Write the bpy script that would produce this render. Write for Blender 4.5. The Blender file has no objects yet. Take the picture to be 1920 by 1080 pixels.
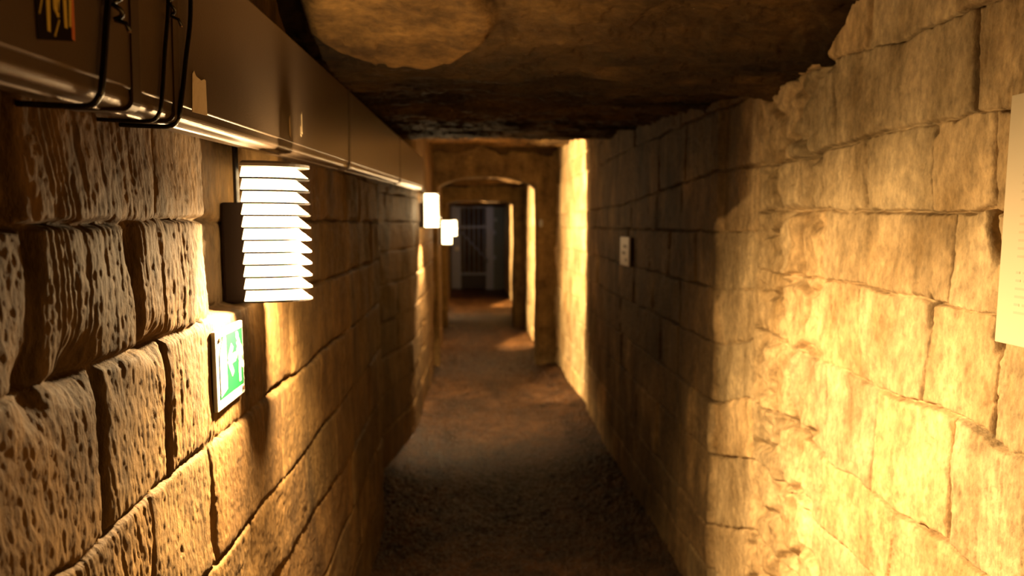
import bpy, bmesh, math, random
import numpy as np
from mathutils import Vector

C = bpy.context.scene
COL = C.collection
random.seed(7)
EYE = 1.6

# ------------------------------------------------------------------ camera
cam_d = bpy.data.cameras.new('camera')
cam = bpy.data.objects.new('camera', cam_d); COL.objects.link(cam)
cam.location = (0, 0, EYE)
PITCH = math.atan(120 / 1250); YAW = math.atan(75 * math.cos(PITCH) / 1250)
cam.rotation_euler = (math.pi / 2 - PITCH, 0, -YAW)
cam_d.sensor_width = 36.0
cam_d.lens = 36.0 * 1250 / 1920
cam_d.clip_start = 0.02
cam_d.dof.use_dof = True
cam_d.dof.focus_distance = 1.02
cam_d.dof.aperture_fstop = 3.4
C.camera = cam

# ------------------------------------------------------------------ world, exposure
w = bpy.data.worlds.new('world'); C.world = w; w.use_nodes = True
w.node_tree.nodes['Background'].inputs[0].default_value = (0.010, 0.006, 0.003, 1)
w.node_tree.nodes['Background'].inputs[1].default_value = 0.3
vs = C.view_settings
vs.view_transform = 'Standard'; vs.look = 'None'; vs.gamma = 1.0
vs.use_curve_mapping = False
vs.exposure = 0.0
WARM = (1.0, 0.68, 0.33)
L_MAIN = 10.0      # radiance of the near lamp's glass
L_FAR = 16.0
SPOT_W = 160.0
POINT_W = 560.0      # the near lamp's tube

# ------------------------------------------------------------------ helpers
def link(name, me, mat=None, parent=None, smooth=False):
    o = bpy.data.objects.new(name, me); COL.objects.link(o)
    if mat: me.materials.append(mat)
    if parent: o.parent = parent
    if smooth:
        me.polygons.foreach_set('use_smooth', [True] * len(me.polygons))
    return o

def obj(name, bm, mat, parent=None, smooth=False):
    me = bpy.data.meshes.new(name); bm.normal_update(); bm.to_mesh(me); bm.free()
    return link(name, me, mat, parent, smooth)

def thing(name, label, cat, loc=(0, 0, 0), group=None):
    o = bpy.data.objects.new(name, None); COL.objects.link(o)
    o.location = loc; o.empty_display_size = .05
    o['label'] = label; o['category'] = cat
    if group: o['group'] = group
    return o

def tag(o, label, cat, group=None):
    o['label'] = label; o['category'] = cat
    if group: o['group'] = group
    return o

def box(bm, x0, x1, y0, y1, z0, z1, bev=0.0):
    vs_ = [bm.verts.new((x, y, z)) for x in (x0, x1) for y in (y0, y1) for z in (z0, z1)]
    f = []
    for q in ((0, 1, 3, 2), (4, 6, 7, 5), (0, 4, 5, 1), (2, 3, 7, 6), (0, 2, 6, 4), (1, 5, 7, 3)):
        f.append(bm.faces.new([vs_[i] for i in q]))
    if bev > 0:
        es = list({e for fa in f for e in fa.edges})
        bmesh.ops.bevel(bm, geom=es, offset=bev, segments=2, affect='EDGES', profile=.6)
    return bm

def tube(bm, pts, r, seg=10, cap=True):
    pts = [Vector(p) for p in pts]; n = len(pts)
    rr = r if isinstance(r, (list, tuple)) else [r] * n
    rings = []; up = Vector((0, 0, 1)); prev = None
    for i, p in enumerate(pts):
        t = (pts[min(i + 1, n - 1)] - pts[max(i - 1, 0)]).normalized()
        if prev is None:
            a = t.cross(up)
            if a.length < 1e-3: a = t.cross(Vector((1, 0, 0)))
            a.normalize()
        else:
            a = (prev - t * prev.dot(t)).normalized()
        b = t.cross(a); prev = a
        rings.append([bm.verts.new(p + (a * math.cos(k * 2 * math.pi / seg) + b * math.sin(k * 2 * math.pi / seg)) * rr[i]) for k in range(seg)])
    for i in range(n - 1):
        for k in range(seg):
            bm.faces.new((rings[i][k], rings[i][(k + 1) % seg], rings[i + 1][(k + 1) % seg], rings[i + 1][k]))
    if cap:
        bm.faces.new(rings[0][::-1]); bm.faces.new(rings[-1])
    return bm

def smooth_path(pts, n=8):
    P = [Vector(p) for p in pts]; out = []
    for i in range(len(P) - 1):
        p0 = P[max(i - 1, 0)]; p1 = P[i]; p2 = P[i + 1]; p3 = P[min(i + 2, len(P) - 1)]
        for k in range(n):
            t = k / n
            out.append(.5 * ((2 * p1) + (p2 - p0) * t + (2 * p0 - 5 * p1 + 4 * p2 - p3) * t * t + (3 * p1 - p0 - 3 * p2 + p3) * t ** 3))
    out.append(P[-1]); return out

# ------------------------------------------------------------------ noise
_rng = np.random.RandomState(11)
_LAT = _rng.rand(256, 256).astype(np.float32)
def vnoise(x, y, seed=0):
    x = x + seed * 17.31; y = y + seed * 9.77
    xi = np.floor(x).astype(np.int64); yi = np.floor(y).astype(np.int64)
    fx = (x - xi); fy = (y - yi)
    fx = fx * fx * fx * (fx * (fx * 6 - 15) + 10); fy = fy * fy * fy * (fy * (fy * 6 - 15) + 10)
    a = _LAT[xi & 255, yi & 255]; b = _LAT[(xi + 1) & 255, yi & 255]
    c = _LAT[xi & 255, (yi + 1) & 255]; d = _LAT[(xi + 1) & 255, (yi + 1) & 255]
    return (a * (1 - fx) + b * fx) * (1 - fy) + (c * (1 - fx) + d * fx) * fy - .5
def fbm(x, y, o=4, seed=0, g=.5):
    s = 0; amp = 1.0; tot = 0
    for k in range(o):
        s = s + amp * vnoise(x * 2 ** k, y * 2 ** k, seed + 3 * k); tot += amp; amp *= g
    return s / tot * 1.6
def sstep(a, b, x):
    t = np.clip((x - a) / (b - a), 0, 1); return t * t * (3 - 2 * t)
def hsh(a, b, s):
    v = np.sin(a * 127.1 + b * 311.7 + s * 74.7) * 43758.5453
    return v - np.floor(v)

# ------------------------------------------------------------------ materials
def new_mat(name):
    m = bpy.data.materials.new(name); m.use_nodes = True
    nt = m.node_tree; b = nt.nodes['Principled BSDF']
    return m, nt, b
def simple(name, col, rough=.6, metal=0.0, spec=.5, bump=0, bscale=60, emit=None, es=0):
    m, nt, b = new_mat(name)
    b.inputs['Base Color'].default_value = (*col, 1); b.inputs['Roughness'].default_value = rough
    b.inputs['Metallic'].default_value = metal; b.inputs['Specular IOR Level'].default_value = spec
    if emit:
        b.inputs['Emission Color'].default_value = (*emit, 1); b.inputs['Emission Strength'].default_value = es
    if bump:
        tc = nt.nodes.new('ShaderNodeTexCoord'); n = nt.nodes.new('ShaderNodeTexNoise'); n.inputs['Scale'].default_value = bscale
        n.inputs['Detail'].default_value = 4
        bp = nt.nodes.new('ShaderNodeBump'); bp.inputs['Strength'].default_value = bump; bp.inputs['Distance'].default_value = .002
        nt.links.new(tc.outputs['Object'], n.inputs['Vector']); nt.links.new(n.outputs['Fac'], bp.inputs['Height'])
        nt.links.new(bp.outputs['Normal'], b.inputs['Normal'])
    return m

def stone(name, c_dark, c_light, scl=(1, 1, .35), rough=.85, spec=.2, bdist=.004, fine=150, bstr=.9):
    """stone: vertex colour 'tint' times two octaves of procedural mottling, with fine bump"""
    m, nt, b = new_mat(name); N = nt.nodes; Lk = nt.links
    tc = N.new('ShaderNodeTexCoord'); mp = N.new('ShaderNodeMapping'); mp.inputs['Scale'].default_value = scl
    Lk.new(tc.outputs['Object'], mp.inputs['Vector'])
    n1 = N.new('ShaderNodeTexNoise'); n1.inputs['Scale'].default_value = 7; n1.inputs['Detail'].default_value = 8; n1.inputs['Roughness'].default_value = .65
    Lk.new(mp.outputs[0], n1.inputs['Vector'])
    cr = N.new('ShaderNodeValToRGB'); cr.color_ramp.elements[0].position = .34; cr.color_ramp.elements[1].position = .66
    cr.color_ramp.elements[0].color = (*c_dark, 1); cr.color_ramp.elements[1].color = (*c_light, 1)
    Lk.new(n1.outputs['Fac'], cr.inputs[0])
    at = N.new('ShaderNodeAttribute'); at.attribute_name = 'tint'
    mx = N.new('ShaderNodeMix'); mx.data_type = 'RGBA'; mx.blend_type = 'MULTIPLY'; mx.inputs['Factor'].default_value = 1
    n3 = N.new('ShaderNodeTexNoise'); n3.inputs['Scale'].default_value = 55; n3.inputs['Detail'].default_value = 5; n3.inputs['Roughness'].default_value = .7
    Lk.new(mp.outputs[0], n3.inputs['Vector'])
    mr = N.new('ShaderNodeMapRange')
    for k_, v_ in (('From Min', .32), ('From Max', .66), ('To Min', .62), ('To Max', 1.25)): mr.inputs[k_].default_value = v_
    Lk.new(n3.outputs['Fac'], mr.inputs['Value'])
    m3 = N.new('ShaderNodeVectorMath'); m3.operation = 'SCALE'; Lk.new(cr.outputs[0], m3.inputs[0]); Lk.new(mr.outputs[0], m3.inputs['Scale'])
    Lk.new(m3.outputs[0], mx.inputs['A']); Lk.new(at.outputs['Color'], mx.inputs['B'])
    Lk.new(mx.outputs['Result'], b.inputs['Base Color'])
    b.inputs['Roughness'].default_value = rough; b.inputs['Specular IOR Level'].default_value = spec
    n2 = N.new('ShaderNodeTexNoise'); n2.inputs['Scale'].default_value = fine; n2.inputs['Detail'].default_value = 6; n2.inputs['Roughness'].default_value = .7
    Lk.new(mp.outputs[0], n2.inputs['Vector'])
    bp = N.new('ShaderNodeBump'); bp.inputs['Strength'].default_value = bstr; bp.inputs['Distance'].default_value = bdist
    Lk.new(n2.outputs['Fac'], bp.inputs['Height']); Lk.new(bp.outputs[0], b.inputs['Normal'])
    return m

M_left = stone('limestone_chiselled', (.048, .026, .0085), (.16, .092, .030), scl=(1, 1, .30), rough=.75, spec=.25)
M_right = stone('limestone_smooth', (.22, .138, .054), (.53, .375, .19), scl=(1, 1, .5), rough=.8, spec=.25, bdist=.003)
M_ceil = stone('rock_ceiling', (.035, .017, .005), (.17, .092, .024), scl=(.5, 1.4, 1), rough=.8, bdist=.006, fine=60)
M_floor = stone('gravel_floor', (.014, .0062, .0022), (.060, .027, .0085), scl=(1, 1, 1), rough=.30, spec=.20, bdist=.016, fine=60)
M_duct = simple('duct_paint', (.15, .105, .07), .30, .55, .5, bump=.15, bscale=300)
M_seam = simple('duct_band', (.09, .062, .04), .38, .5, .5)
M_black = simple('black_wire', (.006, .005, .005), .22, 0, .6)
M_wireend = simple('cut_wire_end', (.8, .6, .5), .25, 1)
M_tag = simple('cream_paper', (.50, .38, .22), .7, bump=.4, bscale=120)
M_house = simple('dark_enamel', (.012, .008, .006), .9, 0, .0)
M_fin = simple('grey_louvre_metal', (.25, .23, .22), .4, .2)
M_slat = simple('dark_louvre_edge', (.012, .010, .010), .8, 0, .1)
def emis(name, col, s):
    m, nt, b = new_mat(name)
    b.inputs['Base Color'].default_value = (.8, .78, .72, 1); b.inputs['Roughness'].default_value = .4
    b.inputs['Emission Color'].default_value = (*col, 1); b.inputs['Emission Strength'].default_value = s
    return m
M_glow = emis('lamp_glass_lit', WARM, L_MAIN)
M_glow_far = emis('lamp_glass_lit_far', WARM, L_FAR)
M_white = simple('sign_white', (.26, .27, .26), .5)
M_green = simple('sign_green', (.0, .060, .017), .4)
M_screw = simple('rusty_screw', (.10, .05, .03), .5, .6)
M_board = simple('cream_panel', (.50, .40, .25), .6)
M_print = simple('faint_print', (.44, .34, .22), .7)
M_stk_b = simple('sticker_black', (.012, .007, .007), .9, 0, .05)
M_stk_y = simple('sticker_yellow', (.50, .36, .05), .5)
M_stk_r = simple('sticker_red', (.50, .13, .04), .5)
M_gate = simple('grey_gate_paint', (.26, .27, .34), .5, .2, bump=.3)
M_gate_d = simple('dark_gate_plate', (.035, .03, .03), .6, .3)
M_plate = simple('grey_plate', (.62, .52, .42), .5)
M_mark = simple('plate_marks', (.25, .18, .12), .6)

# ------------------------------------------------------------------ height-field surfaces
def grid_mesh(name, X, Y, Z, tint, mat, flip=False):
    nr, nc = X.shape
    co = np.empty((nr * nc, 3), np.float32); co[:, 0] = X.ravel(); co[:, 1] = Y.ravel(); co[:, 2] = Z.ravel()
    i = np.arange(nr * nc).reshape(nr, nc)
    q = np.stack([i[:-1, :-1], i[:-1, 1:], i[1:, 1:], i[1:, :-1]], -1).reshape(-1, 4)
    if flip: q = q[:, ::-1]
    me = bpy.data.meshes.new(name)
    me.vertices.add(len(co)); me.vertices.foreach_set('co', co.ravel())
    me.loops.add(q.size); me.loops.foreach_set('vertex_index', q.ravel().astype(np.int32))
    me.polygons.add(len(q)); me.polygons.foreach_set('loop_start', (np.arange(len(q)) * 4).astype(np.int32))
    me.polygons.foreach_set('use_smooth', np.ones(len(q), bool))
    me.update(calc_edges=True); me.validate()
    a = me.color_attributes.new('tint', 'FLOAT_COLOR', 'POINT')
    c = np.ones((nr * nc, 4), np.float32); c[:, :3] = tint.reshape(-1, 3); a.data.foreach_set('color', c.ravel())
    me.materials.append(mat)
    o = bpy.data.objects.new(name, me); COL.objects.link(o); o['kind'] = 'structure'
    return o

def ygrid(y0, y1, n, back=-1.4):
    a = np.linspace(back, y0, 40)[:-1]
    b = y0 * np.exp(np.linspace(0, math.log(y1 / y0), n))
    return np.concatenate([a, b])

def masonry(U, V, courses, verts, seed, gd=.018, gw=.006, auto=(.28, .55), auto_from=2.4, chisel=1.0, wob=.006):
    """courses: bed joints top to bottom as [(y,z)..]; verts[k]: upright joints of course k as (y_top,y_bottom,width).
       returns depth (positive = into the wall), block tint"""
    n = len(courses)
    H = [np.interp(U, [p[0] for p in c], [p[1] for p in c]) + wob * fbm(U * 9, U * 0 + k, 3, seed + k) + .5 * wob * fbm(U * 60, U * 0 + k, 2, seed + k + 40) for k, c in enumerate(courses)]
    idx = np.zeros(U.shape, int)
    for h in H: idx += (V < h)
    dh = np.full(U.shape, 9.0); 
    for k, h in enumerate(H):
        wv = np.clip(1 + 1.6 * fbm(U * 6, U * 0 + 3.3 * k, 3, seed + 7), .25, 2.2)
        dh = np.minimum(dh, np.abs(V - h) / wv)
    dv = np.full(U.shape, 9.0); vid = np.zeros(U.shape, int)
    rs = np.random.RandomState(seed)
    for k in range(n + 1):
        top = H[k - 1] if k > 0 else np.full(U.shape, 9.); bot = H[k] if k < n else np.full(U.shape, -9.)
        vl = [(a, b, w_) for a, b, w_ in verts.get(k, [])]
        y = auto_from + rs.uniform(0, .3)
        while y < 17: vl.append((y + rs.uniform(-.01, .01), y, .8)); y += rs.uniform(*auto)
        y = .45 - rs.uniform(0, .2)
        while y > -1.4: vl.append((y, y, .8)); y -= rs.uniform(*auto)
        m = idx == k
        if not m.any(): continue
        u = U[m]; v = V[m]; t_ = np.clip((top[m] - v) / .22, 0, 1); dd = np.full(u.shape, 9.); cc = np.zeros(u.shape, int)
        for (a, b, w_) in vl:
            yy = a + (b - a) * t_ + .006 * fbm(v * 12, v * 0 + a * 7, 3, seed + 5)
            ww = np.clip(w_ * (1 + 1.4 * fbm(v * 9, v * 0 + a, 2, seed + 3)), .2, 3)
            dd = np.minimum(dd, np.abs(u - yy) / ww); cc += u > yy
        dv[m] = dd; vid[m] = cc
    d = np.minimum(dh, dv)
    r = lambda s: hsh(idx.astype(float), vid.astype(float), s + seed)
    dep = gd * np.clip(.6 + 1.3 * fbm(U * 8, V * 8, 3, seed + 88), .15, 1.1) * np.exp(-(d / gw) ** 2) + .0022 * np.exp(-(d / (gw * 3)) ** 2)
    dep += (r(1) - .5) * .010 + (r(2) - .5) * .006 * np.sin(V * 9 + 6 * r(9))
    dep += .007 * fbm(U * 5, V * 5, 4, seed + 9) * (1 + r(3))
    ang = (r(4) - .5) * .5
    a_ = U * np.cos(ang) + V * np.sin(ang); b_ = -U * np.sin(ang) + V * np.cos(ang)
    rough = chisel * (.35 + .65 * r(5))
    ch = 1.1 * (np.abs(fbm(a_ * 120, b_ * 5, 2, seed + 21, .45)) - .2) * 2.2 + .5 * fbm(a_ * 55, b_ * 6, 2, seed + 22)
    pit = fbm(U * 90, V * 32, 3, seed + 31, .75)
    k_ = sstep(.25, .75, r(6))
    dep += rough * (.0036 * ch * (1 - .7 * k_) + .0042 * pit * (.4 + .6 * k_)) + chisel * .0030 * fbm(U * 170, V * 95, 2, seed + 33)
    pn = fbm(U * 34, V * 30, 2, seed + 51); dep += chisel * .004 * sstep(.54, .68, pn)
    tint = .86 + .28 * r(7)
    warm = (r(8) - .5) * .10
    T = np.stack([tint * (1 + warm), tint, tint * (1 - 1.2 * warm)], -1)
    return dep, T

# ---- left wall
Yl = np.concatenate([ygrid(.55, 3.36, 900), ygrid(3.37, 16.3, 260, 3.365)[39:]]); Zl = np.concatenate([np.linspace(-1.66, -1.0, 130)[:-1], np.linspace(-1.0, .42, 420), np.linspace(.42, .98, 30)[1:]])
U, V = np.meshgrid(Yl, Zl)
H1 = [(.5, -.005), (.73, -.003), (.9, .001), (1.0, .006), (1.2, .008), (2, .01), (9, .02)]
H2 = [(.5, -.182), (.69, -.178), (.72, -.173), (.78, -.179), (.84, -.175), (.91, -.17), (1.08, -.169), (1.19, -.166), (1.97, -.175), (2.25, -.177), (9, -.17)]
H3 = [(.5, -.38), (.74, -.384), (.78, -.397), (.85, -.389), (.955, -.387), (1.063, -.379), (1.19, -.385), (1.57, -.388), (1.8, -.392), (2.11, -.386), (2.34, -.391), (9, -.38)]
H4 = [(.5, -.60), (1.14, -.604), (1.32, -.603), (1.5, -.611), (1.69, -.621), (1.97, -.616), (2.3, -.626), (9, -.62)]
H5 = [(.5, -.81), (1.52, -.821), (1.65, -.829), (1.87, -.833), (2.11, -.856), (2.29, -.865), (9, -.86)]
Hs = [[(.5, .19), (9, .21)], H1, H2, H3, H4, H5, [(.5, -1.08), (9, -1.1)], [(.5, -1.33), (9, -1.34)]]
vt = {1: [(.716, .707, 2.2), (1.018, 1.008, 1.0), (1.9, 1.89, .8)],
      2: [(.735, .731, 1.9), (.925, .947, 1.3), (1.137, 1.125, .7), (1.62, 1.62, .8), (2.05, 2.05, .7)],
      3: [(.843, .836, 1.3), (1.023, 1.016, .9), (1.205, 1.185, .5), (1.722, 1.713, .8), (2.2, 2.2, .7)],
      4: [(.951, .947, .8), (1.157, 1.169, .9), (1.6, 1.6, .6), (2.02, 2.0, .8)],
      5: [(.8, .8, .8), (1.35, 1.35, .7), (1.82, 1.82, .6), (2.2, 2.21, .8)]}
dep, T = masonry(U, V, Hs, vt, 3, gd=.020, gw=.0048, chisel=.50, auto_from=2.45)
flat = np.exp(-(((U - 1.26) / .11) ** 2 + ((V + .262) / .095) ** 2) ** 3)
dep = dep * (1 - .85 * flat) 
base = np.interp(U, [-2, 3.36, 3.385, 4.1, 4.9, 6.6, 7.4, 7.45, 8.9, 10, 16.4], [-.46, -.46, -.60, -.60, -.44, -.42, -.43, -.40, -.41, -.45, -.51])
# block hacked back behind the near lamp
ni = sstep(1.195, 1.212, U + .004 * fbm(V * 30, V * 0, 3, 2)) * (1 - sstep(1.60, 1.63, U)) * sstep(-.172, -.160, V + .006 * fbm(U * 25, U * 0, 3, 4)) * (1 - sstep(.20, .22, V))
# broken lower corners along the second bed
chip = .022 * np.exp(-(((U - .80) / .035) ** 2 + ((V + .165) / .03) ** 2)) + .018 * np.exp(-(((U - .98) / .03) ** 2 + ((V + .17) / .022) ** 2)) + .02 * np.exp(-(((U - .93) / .012) ** 2 + ((V + .03) / .03) ** 2)) \
    + .02 * np.exp(-(((U - .72) / .02) ** 2 + ((V + .17) / .03) ** 2))
X = base - dep - .050 * ni - chip
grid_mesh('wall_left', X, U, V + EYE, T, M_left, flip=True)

# ---- right wall
Yr = np.concatenate([ygrid(.85, 2.6, 680), ygrid(2.605, 16.3, 380, 2.602)[39:]]); Zr = np.concatenate([np.linspace(-1.66, -1.0, 140)[:-1], np.linspace(-1.0, .46, 600), np.linspace(.46, .98, 60)[1:]])
U, V = np.meshgrid(Yr, Zr)
R_ = [[(1.0, .60), (9, .62)],
      [(1.0, .40), (1.24, .406), (1.49, .410), (1.65, .423), (1.75, .434), (3, .44), (9, .46)],
      [(1.0, .19), (1.13, .197), (1.17, .203), (1.31, .21), (1.58, .21), (1.73, .205), (1.88, .186), (2.2, .195), (2.6, .2), (4.2, .12), (9, .1)],
      [(1.0, .017), (1.15, .017), (1.19, .027), (1.23, .018), (1.33, .025), (1.48, .03), (1.77, .04), (2.18, .041), (2.2, -.028), (4, -.03), (9, -.04)],
      [(1.0, -.176), (1.17, -.168), (1.27, -.159), (1.32, -.163), (1.38, -.158), (1.58, -.15), (1.70, -.147), (1.84, -.156), (2.18, -.15), (2.2, -.222), (2.5, -.25), (9, -.24)],
      [(1.0, -.40), (1.09, -.404), (1.17, -.386), (1.28, -.38), (1.38, -.388), (1.5, -.384), (1.71, -.376), (1.93, -.367), (2.18, -.346), (2.2, -.395), (2.5, -.465), (9, -.46)],
      [(1.0, -.66), (1.18, -.649), (1.24, -.637), (1.39, -.654), (1.55, -.622), (1.67, -.637), (1.95, -.593), (2.2, -.60), (2.5, -.70), (9, -.68)],
      [(1.0, -.87), (2.15, -.80), (2.5, -.91), (9, -.9)], [(1.0, -1.1), (2.15, -1.05), (2.5, -1.2), (9, -1.15)], [(1, -1.38), (9, -1.4)]]
vq = [(2.19, 2.17, .9), (2.52, 2.51, .3)]
vt = {1: [(1.30, 1.30, .5), (1.6, 1.6, .5)],
      2: [(1.246, 1.232, .9), (1.746, 1.722, .8), (1.90, 1.96, 1.0)] + vq,
      3: [(1.175, 1.168, 1.6), (1.342, 1.342, .8), (1.585, 1.571, .6), (1.9, 1.906, .8)] + vq,
      4: [(1.266, 1.27, 1.0), (1.765, 1.759, .4), (1.95, 1.97, .6)] + vq,
      5: [(1.134, 1.136, 1.2), (1.318, 1.337, .9), (1.581, 1.563, .5), (1.717, 1.698, .6), (1.9, 1.92, .9)] + vq,
      6: [(1.232, 1.231, 1.1), (1.49, 1.49, .5), (1.719, 1.698, .6), (1.95, 1.9, 1.0)] + vq,
      7: [(1.15, 1.15, .7), (1.4, 1.42, .5), (1.72, 1.70, .5), (1.9, 1.92, 1.0)] + vq}
dep, T = masonry(U, V, R_, vt, 8, gd=.034, gw=.0032, chisel=.75, auto_from=2.75, wob=.010)
base = np.interp(U, [-2, 2.2, 2.505, 2.525, 4.5, 5.5, 5.51, 7.4, 7.45, 9.9, 10.1, 16.4], [.95, .95, .962, .938, .945, .96, .985, .955, .84, .79, .80, .765])
# rubble between the ashlar and the quoins: rounder, deeper set stones
rub = sstep(1.72, 1.80, U + .08 * fbm(V * 6, V * 0, 2, 6)) * (1 - sstep(2.14, 2.19, U)) 
lump = np.abs(fbm(U * 8 + .6, V * 6.5, 3, 61)) 
def worley(x, y, seed):
    xi = np.floor(x); yi = np.floor(y); f1 = np.full(x.shape, 9.); f2 = np.full(x.shape, 9.)
    for i in (-1, 0, 1):
        for j in (-1, 0, 1):
            cx = xi + i; cy = yi + j
            d_ = np.hypot(cx + .15 + .7 * hsh(cx, cy, seed) - x, cy + .15 + .7 * hsh(cx, cy, seed + 5) - y)
            f2 = np.minimum(f2, np.maximum(f1, d_)); f1 = np.minimum(f1, d_)
    return f2 - f1
wl_ = worley(U * 6.5 + .25 * fbm(U * 9, V * 9, 3, 66), V * 5.2 + .25 * fbm(U * 9, V * 9, 3, 67), 9)
dep += rub * (.030 * (1 - sstep(0, .28, wl_)) + .02 * (.3 - lump) + .016 * fbm(U * 20, V * 16, 3, 63))
gap = lambda y, z, sy, sz, sh=0.0: np.exp(-(((U - y - sh * (V - z)) / sy) ** 2 + ((V - z) / sz) ** 2) ** 1.5)
dep += .12 * gap(1.165, -.015, .010, .042, .22) + .05 * gap(1.172, .12, .0045, .07) + .05 * gap(1.135, -.20, .012, .03) + .06 * gap(1.326, -.185, .008, .03) + .025 * gap(1.96, -.41, .02, .025)
dep += .04 * gap(1.335, .19, .008, .010) + .02 * gap(1.93, .34, .012, .05, .4)
X = base + dep
T = T * (1 + .30 * sstep(.1, .5, fbm(U * 7, V * 3.5, 4, 77)))[..., None]
painted_shade = sstep(2.49, 2.56, U + .28 * sstep(.0, .12, V) + .05 * fbm(V * 5, U * 5, 3, 12)) * (1 - sstep(5.38, 5.52, U))  # shade of the stretch the near lamp barely reaches, put into the tint
T = T * (1 - painted_shade[..., None] * (1 - np.array([.24, .205, .155]) * (1 + 1.0 * sstep(.0, .5, fbm(U * 5, V * 2.0, 4, 79)))[..., None]))
worn = fbm(U * 4, V * 4, 3, 71); T = T * (1 + .22 * worn[..., None]); 
grid_mesh('wall_right', X, U, V + EYE, T, M_right)

# ---- floor
Yf = ygrid(2.7, 16.4, 1050); Xf = np.linspace(-.62, 1.12, 340)
U, V = np.meshgrid(Yf, Xf)      # U = y, V = x
peb = fbm(U * 50, V * 58, 3, 81, .75); peb2 = fbm(U * 16, V * 20, 3, 83)
zf = .015 * peb * (1 + .8 * sstep(.25, .7, np.abs(V - .22))) + .008 * peb2 + .02 * fbm(U * 2, V * 2.5, 2, 84) + .03 * sstep(.42, .75, np.abs(V - .22))
zf = zf + .03 * sstep(8.3, 8.6, U)
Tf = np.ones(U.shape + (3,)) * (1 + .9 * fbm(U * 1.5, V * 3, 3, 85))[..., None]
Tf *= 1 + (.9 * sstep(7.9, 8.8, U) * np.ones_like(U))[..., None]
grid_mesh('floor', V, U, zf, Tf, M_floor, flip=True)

# ---- ceiling
Yc = ygrid(1.15, 16.4, 760); Xc = np.linspace(-.62, 1.12, 300)
U, V = np.meshgrid(Yc, Xc)
prof = np.interp(U, [-2, 1.35, 1.62, 1.80, 2.1, 2.58, 3.3, 5.12, 5.16, 7.38, 7.44, 10, 10.1, 16.4],
                 [.86, .80, .56, .44, .425, .45, .51, .655, .735, .86, .60, .57, .46, .43])
lay = fbm(U * 3.2, V * 1.3, 5, 91, .55)
ter = np.round(lay * 9 + .8 * vnoise(U * 6, V * 2, 5)) / 9
zc = prof - .075 * ter - .03 * fbm(U * 14, V * 5, 4, 93, .6) - .006 * fbm(U * 60, V * 24, 3, 94)
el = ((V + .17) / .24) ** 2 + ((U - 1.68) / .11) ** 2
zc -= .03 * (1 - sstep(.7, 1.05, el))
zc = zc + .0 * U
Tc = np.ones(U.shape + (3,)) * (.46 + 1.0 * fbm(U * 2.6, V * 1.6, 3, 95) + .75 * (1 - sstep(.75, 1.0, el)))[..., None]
Tc = np.clip(Tc, .16, 1.5) * (1 + 2.8 * sstep(5.1, 5.2, U) * (1 - sstep(7.3, 7.4, U)))[..., None]  # stretch above the second lamp lightened: its lamplight is put into the tint
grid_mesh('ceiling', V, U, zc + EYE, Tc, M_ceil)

# ---- masonry portals that narrow the passage
def portal(name, y0, y1, xl, xr, zs, zc_, seed, ztop=1.02, wl=-.60, wr=1.10):
    """wall across the passage with an opening from xl to xr, springing at zs, crown at zc_ (heights above the eye)"""
    n = 26; bm = bmesh.new()
    op = [(xl, -1.66)] + [(xl, -1.66 + (zs + 1.66) * k / 12) for k in range(1, 13)]
    for k in range(1, n):
        t = k / n; x = xl + (xr - xl) * t; z = zs + (zc_ - zs) * (1 - (2 * t - 1) ** 2) ** .75; op.append((x, z))
    op += [(xr, zs - (zs + 1.66) * k / 12) for k in range(0, 13)]
    out = []
    for (x, z) in op:
        if x <= xl + 1e-6: out.append((wl, z))
        elif x >= xr - 1e-6: out.append((wr, z))
        else: out.append((wl + (wr - wl) * (x - xl) / (xr - xl), ztop))
    out[12] = (wl, ztop); 
    out[12 + n] = (wr, ztop)
    NS = 14; rows = []
    ys = [y0] * (NS + 1) + [y0 + (y1 - y0) * k / 6 for k in range(1, 7)]
    for k in range(NS + 1):
        t = k / NS; r = []
        for i, ((ox, oz), (px, pz)) in enumerate(zip(out, op)):
            x = ox + (px - ox) * t; z = oz + (pz - oz) * t
            j = float(fbm(np.array([x * 5.]), np.array([z * 5.]), 4, seed)[0])
            r.append(bm.verts.new((x, y0 + .05 * j, z + EYE)))
        rows.append(r)
    for k in range(1, 7):
        t = k / 6; r = []
        for i, (px, pz) in enumerate(op):
            j = float(fbm(np.array([t * 3. + i * .4]), np.array([pz * 4.]), 3, seed + 1)[0]) * .02
            r.append(bm.verts.new((px + (j if px > 0 else -j), y0 + (y1 - y0) * t, pz + EYE + j)))
        rows.append(r)
    r = [bm.verts.new((ox, y1, oz + EYE)) for ox, oz in out]; rows.append(r)
    for a, b in zip(rows[:-1], rows[1:]):
        for i in range(len(a) - 1): bm.faces.new((a[i], a[i + 1], b[i + 1], b[i]))
    bm.normal_update()
    o = obj(name, bm, M_portal, None, True); o['kind'] = 'structure'
    a = o.data.color_attributes.new('tint', 'FLOAT_COLOR', 'POINT')
    a.data.foreach_set('color', [1.0] * (4 * len(o.data.vertices)))
    return o
M_portal = stone('portal_stone', (.075, .045, .017), (.20, .13, .05), scl=(1, 1, .7), rough=.85, bdist=.02, fine=22)
portal('trim_1', 7.40, 7.60, -.372, .712, .40, .52, 5)
portal('trim_2', 10.0, 10.4, -.376, .624, .30, .36, 15)

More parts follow.
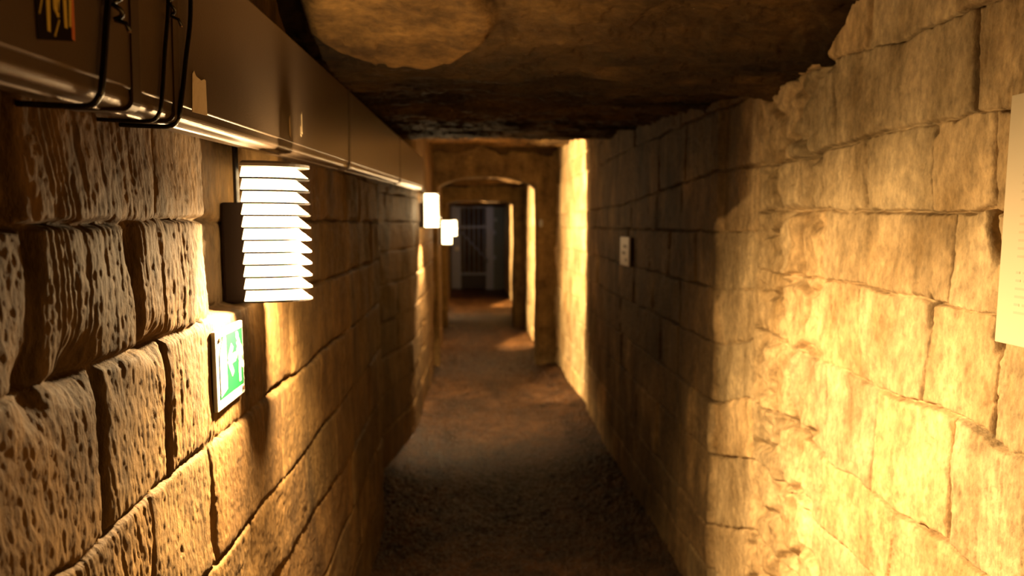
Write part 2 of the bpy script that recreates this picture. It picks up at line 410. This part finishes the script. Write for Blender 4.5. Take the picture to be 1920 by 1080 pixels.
bm = bmesh.new(); box(bm, -.9, 1.3, 16.75, 16.95, -.1, 3.0)
o = obj('wall_end', bm, M_portal); o['kind'] = 'structure'
a = o.data.color_attributes.new('tint', 'FLOAT_COLOR', 'POINT'); a.data.foreach_set('color', [1.0] * (4 * len(o.data.vertices)))
bm = bmesh.new(); box(bm, -.9, 1.3, -1.6, -1.42, -.1, 3.0)
o = obj('wall_back', bm, M_portal); o['kind'] = 'structure'
a = o.data.color_attributes.new('tint', 'FLOAT_COLOR', 'POINT'); a.data.foreach_set('color', [1.0] * (4 * len(o.data.vertices)))

# ------------------------------------------------------------------ lamps
def make_lamp(loc, label, glow, scale=1.0, group='louvred lamps along the left wall'):
    """half-round louvred bulkhead; local origin at the middle of its back plate, protrudes to +x"""
    t = thing('wall_lamp', label, 'lamp', loc, group)
    H = .272; NT = 11; p = H / NT; seg = 22
    bm = bmesh.new(); box(bm, -.056, -.002, -.024, .024, -H / 2 - .004, H / 2 - .07, .006)
    obj('back_box', bm, M_house, t)
    # ribbed glass: every tooth slopes outward to its lower edge
    bm = bmesh.new(); rings = []
    def half(r, z):
        return [bm.verts.new((max(0, r * 1.75 * math.sin(a)) , -r * math.cos(a), z)) for a in [math.pi * k / seg for k in range(seg + 1)]]
    for i in range(NT):
        zt = H / 2 - i * p
        rings.append(half(.053, zt - .0012)); rings.append(half(.066, zt - p + .0045)); rings.append(half(.052, zt - p + .0012))
    for a, b in zip(rings[:-1], rings[1:]):
        for k in range(seg): bm.faces.new((a[k], b[k], b[k + 1], a[k + 1]))
    bm.faces.new(rings[-1])
    obj('diffuser', bm, glow, t)
    for i in range(NT):
        zt = H / 2 - (i + 1) * p + .0036
        bm = bmesh.new(); 
        a = []
        for r, z in ((.050, zt), (.0675, zt), (.0675, zt - .0034), (.050, zt - .0034)):
            a.append([bm.verts.new((r * 1.75 * math.sin(math.pi * k / seg), -r * math.cos(math.pi * k / seg), z)) for k in range(seg + 1)])
        for m in range(4):
            for k in range(seg): bm.faces.new((a[m][k], a[m][k + 1], a[(m + 1) % 4][k + 1], a[(m + 1) % 4][k]))
        obj('louvre', bm, M_slat, t)
    bm = bmesh.new()
    a = [[bm.verts.new((r * 1.8 * math.sin(math.pi * k / seg), -r * math.cos(math.pi * k / seg), z)) for k in range(seg + 1)] for r, z in ((.066, H / 2), (.066, H / 2 + .006), (.05, H / 2 + .012))]
    for m in range(2):
        for k in range(seg): bm.faces.new((a[m][k], a[m][k + 1], a[m + 1][k + 1], a[m + 1][k]))
    bm.faces.new(a[0]); bm.faces.new(a[2][::-1])
    obj('top_cap', bm, M_fin, t)
    bm = bmesh.new(); tube(bm, smooth_path([(-.03, 0, H / 2 - .09), (-.03, .0, H / 2 + .04), (-.035, .01, H / 2 + .08)]), .006)
    obj('supply_cable', bm, M_black, t, True)
    t.scale = (scale,) * 3
    return t
make_lamp((-.455, 1.42, EYE - .022), 'nearest glowing louvred wall lamp, above the green sign', M_glow)
make_lamp((-.385, 5.55, EYE + .108), 'glowing wall lamp at the far end of the metal duct', M_glow_far)
make_lamp((-.350, 7.95, EYE - .100), 'small glowing wall lamp just below and left of the farthest lamp', M_glow_far)
make_lamp((-.385, 12.1, EYE - .075), 'farthest glowing wall lamp, nearest to the gate', M_glow_far)
def tube_light(x, y, z, watts):
    # the luminaire throws its light level and downwards and towards the entrance; direction-dependent like a photometric file
    ld = bpy.data.lights.new('lamp_light', 'POINT'); ld.energy = watts; ld.color = WARM; ld.shadow_soft_size = .022
    ld.use_nodes = True; nt = ld.node_tree; N = nt.nodes; Lk = nt.links
    em = N['Emission']; tc = N.new('ShaderNodeTexCoord'); sx_ = N.new('ShaderNodeSeparateXYZ')
    Lk.new(tc.outputs['Normal'], sx_.inputs[0])
    up = N.new('ShaderNodeMapRange'); up.interpolation_type = 'SMOOTHSTEP'
    for k_, v_ in (('From Min', -.62), ('From Max', .29), ('To Min', 1), ('To Max', .045)): up.inputs[k_].default_value = v_
    fw = N.new('ShaderNodeMapRange'); fw.interpolation_type = 'SMOOTHSTEP'
    for k_, v_ in (('From Min', .16), ('From Max', .82), ('To Min', 1), ('To Max', .045)): fw.inputs[k_].default_value = v_
    m = N.new('ShaderNodeMath'); m.operation = 'MULTIPLY'
    ab = N.new('ShaderNodeMapRange'); ab.interpolation_type = 'SMOOTHSTEP'
    for k_, v_ in (('From Min', -.97), ('From Max', -.55), ('To Min', .15), ('To Max', 1)): ab.inputs[k_].default_value = v_
    Lk.new(sx_.outputs['Y'], ab.inputs['Value']); m2 = N.new('ShaderNodeMath'); m2.operation = 'MULTIPLY'
    Lk.new(sx_.outputs['Z'], up.inputs['Value']); Lk.new(sx_.outputs['Y'], fw.inputs['Value'])
    Lk.new(up.outputs[0], m.inputs[0]); Lk.new(fw.outputs[0], m.inputs[1]); Lk.new(m.outputs[0], m2.inputs[0]); Lk.new(ab.outputs[0], m2.inputs[1]); Lk.new(m2.outputs[0], em.inputs['Strength'])
    o = bpy.data.objects.new('lamp_light', ld); COL.objects.link(o); o.location = (x, y, z)
tube_light(-.315, 1.42, EYE - .03, POINT_W)
def glow_light(x, y, z, watts):
    ld = bpy.data.lights.new('lamp_light', 'POINT'); ld.energy = watts; ld.color = WARM; ld.shadow_soft_size = .03
    o = bpy.data.objects.new('lamp_light', ld); COL.objects.link(o); o.location = (x, y, z)
glow_light(-.22, 5.66, EYE + .10, 15)
glow_light(-.19, 7.95, EYE - .10, 8)
glow_light(-.22, 12.1, EYE - .08, 10)
def beam(y, x, z, watts, ty, w_=38, h_=120):
    ld = bpy.data.lights.new('lamp_light', 'SPOT'); ld.energy = watts; ld.color = WARM
    ld.spot_size = math.radians(h_); ld.spot_blend = .2; ld.shadow_soft_size = .03
    o = bpy.data.objects.new('lamp_light', ld); COL.objects.link(o)
    o.location = (x, y, z)
    d = Vector((.9 - x, ty - y, -.15)); o.rotation_euler = d.to_track_quat('-Z', 'Y').to_euler()
    o.scale = (math.tan(math.radians(w_ / 2)) / math.tan(math.radians(h_ / 2)), 1, 1)
beam(5.55, -.24, EYE + .10, SPOT_W * 4, 6.25, 52)
beam(7.95, -.22, EYE - .10, SPOT_W * 6, 8.9, 40)
beam(12.1, -.24, EYE - .08, SPOT_W * 6, 13.0, 46)
def down(x, y, z, watts, ang=125):
    # light leaving the open underside of a far lamp
    ld = bpy.data.lights.new('lamp_light', 'SPOT'); ld.energy = watts; ld.color = WARM
    ld.spot_size = math.radians(ang); ld.spot_blend = .7; ld.shadow_soft_size = .03
    o = bpy.data.objects.new('lamp_light', ld); COL.objects.link(o); o.location = (x, y, z); o.rotation_euler = (math.radians(6), math.radians(-4), 0)
down(-.31, 5.60, EYE - .06, 330, 108)
down(-.27, 7.98, EYE - .26, 70, 105)
down(-.31, 12.1, EYE - .24, 110, 115)
# faint cool fill added to lift the gate bars; no such fitting there
ld = bpy.data.lights.new('gate_fill', 'AREA'); ld.energy = .8; ld.color = (.75, .82, 1.0); ld.size = .6
o = bpy.data.objects.new('gate_fill', ld); COL.objects.link(o); o.location = (.3, 15.0, EYE + .36); o.rotation_euler = (math.radians(35), 0, 0)

# ------------------------------------------------------------------ metal duct
TILT = .0305; DZ0 = EYE + .115 - .0305 * .3
def dz(y): return DZ0 + TILT * y
DX = -.38
duct = thing('cable_duct', 'long brown sheet metal duct high along the left wall', 'duct', (0, 0, 0))
def extrude_profile(bm, prof, y0, y1, n=2):
    rows = []
    for k in range(n + 1):
        y = y0 + (y1 - y0) * k / n
        rows.append([bm.verts.new((x, y, z + dz(y))) for x, z in prof])
    m = len(prof)
    for a, b in zip(rows[:-1], rows[1:]):
        for i in range(m): bm.faces.new((a[i], a[(i + 1) % m], b[(i + 1) % m], b[i]))
    bm.faces.new(rows[0][::-1]); bm.faces.new(rows[-1])
def arc(cx, cz, r, a0, a1, n):
    return [(cx + r * math.cos(math.radians(a0 + (a1 - a0) * k / n)), cz + r * math.sin(math.radians(a0 + (a1 - a0) * k / n))) for k in range(n + 1)]
Y0, Y1 = -1.3, 5.35
lower = arc(DX - .012, .010, .010, 0, -90, 6) + [(DX - .030, .0)] + arc(DX - .036, .001, .004, -20, -160, 4) + [(-.452, .001), (-.452, .235), (DX - .012, .235), (DX - .003, .030)]
bm = bmesh.new(); extrude_profile(bm, lower, Y0, Y1, 6); obj('tray', bm, M_duct, duct)
cover = arc(DX - .003, .0235, .0032, 200, 380, 6) + [(DX, .238)] + arc(DX - .006, .238, .006, 0, 90, 4) + [(-.45, .246), (-.45, .236), (DX - .006, .236), (DX - .004, .03)]
bm = bmesh.new(); extrude_profile(bm, cover, Y0, Y1, 6); obj('cover', bm, M_duct, duct)
def band(y, w_, slant=.012, th=.002):
    bm = bmesh.new()
    outer = [(DX + th, .247), (DX + th, .006)] + arc(DX - .010, .008, .010 + th, -10, -90, 5) + [(-.45, -.003), (-.45, .001), (DX - .01, .0)] + [(DX - .001, .008), (DX - .001, .245)]
    rows = []
    for yy in (y, y + w_):
        rows.append([bm.verts.new((x, yy + slant * z / .24, z + dz(yy))) for x, z in outer])
    m = len(outer)
    for i in range(m): bm.faces.new((rows[0][i], rows[0][(i + 1) % m], rows[1][(i + 1) % m], rows[1][i]))
    bm.faces.new(rows[0][::-1]); bm.faces.new(rows[1]); bmesh.ops.recalc_face_normals(bm, faces=bm.faces)
    return bm
for y, w_ in ((.787, .018), (.893, .016), (2.12, .03), (3.6, .03)):
    obj('joint_band', band(y, w_), M_seam, duct)
def face_patch(pts, x, th=.0008):
    bm = bmesh.new()
    a = [bm.verts.new((x, y, z)) for y, z in pts]; b = [bm.verts.new((x + th, y, z)) for y, z in pts]
    bm.faces.new(b); bm.faces.new(a[::-1]); n = len(pts)
    for i in range(n): bm.faces.new((a[i], a[(i + 1) % n], b[(i + 1) % n], b[i]))
    bmesh.ops.recalc_face_normals(bm, faces=bm.faces)
    return bm
def join_bm(bms):
    out = bmesh.new()
    for b in bms:
        me = bpy.data.meshes.new('tmp'); b.to_mesh(me); b.free(); out.from_mesh(me); bpy.data.meshes.remove(me)
    return out
# sticker
sx = DX + .0004
stk = obj('sticker', face_patch([(.626, EYE + .232), (.626, EYE + .161), (.6815, EYE + .174), (.6845, EYE + .250)], sx), M_stk_b, duct)
stk['label'] = 'black sticker with yellow brush strokes and a red edge'
def sp(s, t):   # sticker coordinates 0..1 across, 0..1 down -> (y, z) on the duct face
    y = .627 + .056 * s; zb = .1615 + .0125 * s; return (y, EYE + zb + .0735 * (1 - t))
def stroke(pts, w0, x, th=.0006):
    L_ = []; R__ = []
    P = [Vector((*sp(*p), 0)) for p in pts]
    for i, p in enumerate(P):
        d = (P[min(i + 1, len(P) - 1)] - P[max(i - 1, 0)]).normalized(); nrm = Vector((-d.y, d.x, 0)); ww = w0[i] if isinstance(w0, list) else w0
        L_.append((p + nrm * ww)[:2]); R__.append((p - nrm * ww)[:2])
    return face_patch(L_ + R__[::-1], x, th)
marks = [stroke([(.14, -.05), (.20, .22), (.30, .42), (.27, .9)], [.004, .005, .003, .002], sx + .0008),
         stroke([(.30, .5), (.33, .2), (.36, -.1)], .0028, sx + .0008),
         stroke([(.48, .40), (.50, .62), (.55, .72)], [.003, .004, .001], sx + .0008),
         stroke([(.62, -.1), (.60, .3), (.55, .66)], [.002, .0022, .001], sx + .0008),
         stroke([(.74, .84), (.75, .3), (.82, -.1)], [.0022, .0028, .005], sx + .0008),
         stroke([(.86, .2), (.93, .1), (.95, -.1)], [.003, .003, .002], sx + .0008),
         stroke([(.86, .82), (.90, .5), (.93, .2)], [.0016, .002, .0016], sx + .0008),
         stroke([(.05, .7), (.2, .4)], .0007, sx + .0008), stroke([(.42, .95), (.56, .75)], .0008, sx + .0008)]
obj('yellow_graphic', join_bm(marks), M_stk_y, stk)
obj('red_edge', stroke([(.94, .98), (.97, .4), (.99, -.1)], [.0024, .0022, .001], sx + .0007), M_stk_r, stk)
bmn = face_patch([(.950, EYE + .152), (.956, EYE + .204), (.962, EYE + .209), (.968, EYE + .203), (.985, EYE + .201), (.996, EYE + .205), (1.002, EYE + .204), (1.002, EYE + .155)], sx)
o = obj('paper_label', bmn, M_tag, duct); o['label'] = 'torn cream paper label'
for y0, z0, z1, w_ in ((1.44, .185, .226, .010), (1.535, .198, .222, .005), (1.545, .205, .250, .005)):
    o = obj('paint_drip', face_patch([(y0, EYE + z0), (y0 + w_, EYE + z0 - .004), (y0 + w_ * .8, EYE + z1), (y0 + .001, EYE + z1 - .006)], sx), M_tag, duct); o['label'] = 'cream paint drip'

# wires tied round the duct
def duct_wire(label, y_top, y_bot, r, twist, y_wall=None):
    t = thing('tie_wire', label, 'wire', (DX, y_bot, dz(y_bot)), 'black wires tied round the duct')
    ox, oy, oz = DX, y_bot, dz(y_bot)
    off = r + .0012
    P = [(DX + off, y_top, dz(y_top) + .30), (DX + off + .001, y_top, dz(y_top) + .16), (DX + off, (y_top + y_bot) / 2, dz(y_bot) + .08), (DX + off, y_bot, dz(y_bot) + .016), (DX + off - .004, y_bot, dz(y_bot) + .002),
         (DX - .010, y_bot, dz(y_bot) - off - .003), (DX - .04, y_bot + .001, dz(y_bot) - off - .003), (-.462, y_bot + .003, dz(y_bot) - off - .001)]
    bm = bmesh.new(); tube(bm, smooth_path([(x - ox, y - oy, z - oz) for x, y, z in P], 6), r, 10)
    obj('strand', bm, M_black, t, True)
    if twist:
        zt = twist; bm = bmesh.new(); pts = []
        zc0 = EYE + zt - oz
        for k in range(40):
            a = k * .55; pts.append((off + .003 + (r * 1.5) * math.cos(a), y_top - oy + .001 + (r * 1.7) * math.sin(a), zc0 + .06 - .0016 * k))
        tube(bm, pts, r * .8, 8); obj('twist', bm, M_black, t, True)
        tl = [pts[-1], (off + .008, y_top - oy + .008, zc0 - .005), (off + .010, y_top - oy + .011, zc0 - .012)]
        bm = bmesh.new(); tube(bm, tl, r * .8, 8); tail = obj('tail', bm, M_black, t, True)
        bm = bmesh.new(); e = Vector(tl[-1]); tube(bm, [e, e + (Vector(tl[-1]) - Vector(tl[-2])).normalized() * .0018], r * .82, 8)
        o = obj('cut_end', bm, M_wireend, tail); o['label'] = 'shiny cut wire end'
    return t
duct_wire('thick black wire round the duct, nearest to the sticker', .750, .720, .0033, .218)
duct_wire('thin black wire round the duct with a twisted tail', .885, .853, .0025, .262)
duct_wire('black wire round the duct, nearest to the torn paper label', .950, .905, .0030, None)

# conduit and bright clips carrying on from the duct to the far lamps
cd = thing('conduit', 'thin metal conduit running between the far wall lamps', 'conduit', (0, 0, 0))
bm = bmesh.new(); tube(bm, smooth_path([(-.39, 5.37, EYE + .275), (-.385, 5.45, EYE + .268), (-.38, 5.9, EYE + .20), (-.375, 6.8, EYE + .10), (-.350, 7.45, EYE + .07), (-.362, 7.95, EYE + .062)]), .009, 10)
obj('pipe', bm, M_seam, cd, True)
for y, z in ((5.3, .263), (6.2, .16)):
    bm = bmesh.new(); box(bm, -.405, -.372, y - .012, y + .012, EYE + z - .016, EYE + z + .02, .003); obj('clip', bm, M_fin, cd)

# ------------------------------------------------------------------ emergency exit sign
sg = thing('exit_sign', 'green and white emergency exit sign below the nearest lamp', 'sign', (-.4550, 1.2555, EYE - .2603))
sg.scale = (.985, .985, .985)
def sq(y0, y1, z0, z1, x0, x1, bev=0): return box(bmesh.new(), x0, x1, y0, y1, z0, z1, bev)
obj('panel', sq(-.077, .077, -.073, .073, -.004, .004, .002), M_white, sg)
def S(s, t): return (-.077 + .154 * s, .073 - .146 * t)
gp = obj('green_field', face_patch([S(.20, .09), S(.95, .09), S(.95, .86), S(.08, .86), S(.08, .80), S(.30, .78)], .0042, .0006), M_green, sg)
def sfig(pts, x=.0049): return face_patch([S(*p) for p in pts], x, .0006)
def sline(pts, w_):
    P = [Vector((*S(*p), 0)) for p in pts]; A = []; B = []
    for i, p in enumerate(P):
        d = (P[min(i + 1, len(P) - 1)] - P[max(i - 1, 0)]).normalized(); n_ = Vector((-d.y, d.x, 0)) * w_; A.append((p + n_)[:2]); B.append((p - n_)[:2])
    return face_patch(A + B[::-1], .0049, .0006)
obj('door_symbol', sfig([(.10, .30), (.24, .10), (.33, .10), (.33, .78), (.10, .84)]), M_white, sg)
obj('arrow_symbol', join_bm([sline([(.55, .26), (.40, .43)], .0072), sline([(.40, .43), (.55, .64)], .0072), sline([(.41, .44), (.66, .43)], .0085)]), M_white, sg)
hd = [(.735 + .052 * math.cos(a), .165 + .055 * math.sin(a)) for a in [k * math.pi / 8 for k in range(16)]]
obj('running_figure', join_bm([sfig(hd), sline([(.76, .24), (.82, .36), (.83, .50)], .0095), sline([(.78, .28), (.68, .44), (.62, .42)], .0045), sline([(.83, .48), (.80, .64), (.81, .80)], .0062),
                               sline([(.83, .50), (.92, .60), (.97, .60)], .0062), sline([(.80, .28), (.90, .36), (.93, .46)], .0042)]), M_white, sg)
for s, t in ((.11, .12), (.92, .92)):
    bm = bmesh.new(); y, z = S(s, t); tube(bm, [(.003, y, z), (.0065, y, z)], .0042, 12); obj('screw', bm, M_screw, sg)
sg.rotation_euler = (0, 0, math.radians(1.5))

# ------------------------------------------------------------------ information board on the right
bd = thing('information_board', 'tall cream printed board on the right wall, cut by the frame', 'board', (.938, 1.02, EYE - .209))
obj('panel', box(bmesh.new(), -.006, .004, -.30, .105, 0, .43, .002), M_board, bd)
rr = random.Random(3); bms = []
for i in range(26):
    z = .40 - i * .0138
    if i in (5, 12, 19): continue
    y = .068
    while y > -.27:
        l = rr.uniform(.008, .028); bms.append(box(bmesh.new(), -.0066, -.0058, max(y - l, -.28), y, z, z + .0042)); y -= l + .006
obj('text_lines', join_bm(bms), M_print, bd)

# small plates on the right wall and jamb
pl = thing('notice_plate', 'small pale rounded plate on the dark right wall', 'plate', (.928, 4.0, EYE - .165))
obj('plate', box(bmesh.new(), -.006, .006, -.11, .12, -.088, .088, .005), M_plate, pl)
obj('markings', join_bm([box(bmesh.new(), -.0075, -.0055, -.06, .03, .02, .04), box(bmesh.new(), -.0075, -.0055, -.03, .06, -.02, 0.0), box(bmesh.new(), -.0075, -.0055, -.07, -.02, -.06, -.04)]), M_mark, pl)
bm = bmesh.new(); tube(bm, [(0, 0, 0), (0, -.02, 0), (0, -.035, 0)], [.028, .028, .018], 16)
o = obj('wall_button', bm, M_white, None, True); o.location = (.76, 7.37, EYE + .01); o.scale = (.75, 1, 1.5)
tag(o, 'small white oval fitting on the far right jamb', 'fitting')

# ------------------------------------------------------------------ gate at the far end
GY = 16.0
def gx(px): return (px - 885) * GY / 1250
gt = thing('barred_gate', 'grey barred metal gate closing the far end of the passage', 'gate', (.0, GY, 0))
zt, zb = EYE + .44, .03
for x0, x1 in ((gx(846), gx(864)), (gx(911), gx(925))):
    obj('post', box(bmesh.new(), x0, x1, -.03, .03, zb - .05, zt, .006), M_gate, gt)
for z in (EYE - .07, -1.19 + EYE, zt - .04):
    obj('rail', box(bmesh.new(), gx(862), gx(913), -.015, .015, z - .022, z + .022, .004), M_gate, gt)
for k in range(5):
    x = gx(866) + (gx(911) - gx(866)) * (k + .5) / 5; bm = bmesh.new(); tube(bm, [(x, 0, -1.19 + EYE), (x, 0, zt - .04)], .017, 8); obj('bar', bm, M_gate, gt, True)
obj('kick_plate', box(bmesh.new(), gx(865), gx(911), -.006, .006, .06, -1.2 + EYE, .002), M_gate_d, gt)
bm = bmesh.new(); tube(bm, [(gx(860), -.06, EYE - .13), (gx(916), -.06, EYE - .90)], .02, 8); obj('brace', bm, M_gate, gt, True)
obj('side_panel', box(bmesh.new(), gx(925), gx(946), .0, .02, .02, zt, .003), simple('greenish_panel', (.11, .12, .10), .6, .1, bump=.5, bscale=20), gt)
for z in (EYE - .2, EYE - .8):
    obj('hinge', box(bmesh.new(), gx(922), gx(929), -.045, -.02, z - .05, z + .05, .004), M_gate, gt)
bm = bmesh.new(); box(bm, gx(926), gx(932), -.06, -.03, EYE + .06, EYE + .14, .005); obj('lock_box', bm, M_white, gt)
bm = bmesh.new(); box(bm, gx(853), gx(861), -.06, -.03, EYE - .63, EYE - .53, .005); obj('lock_box', bm, M_plate, gt)
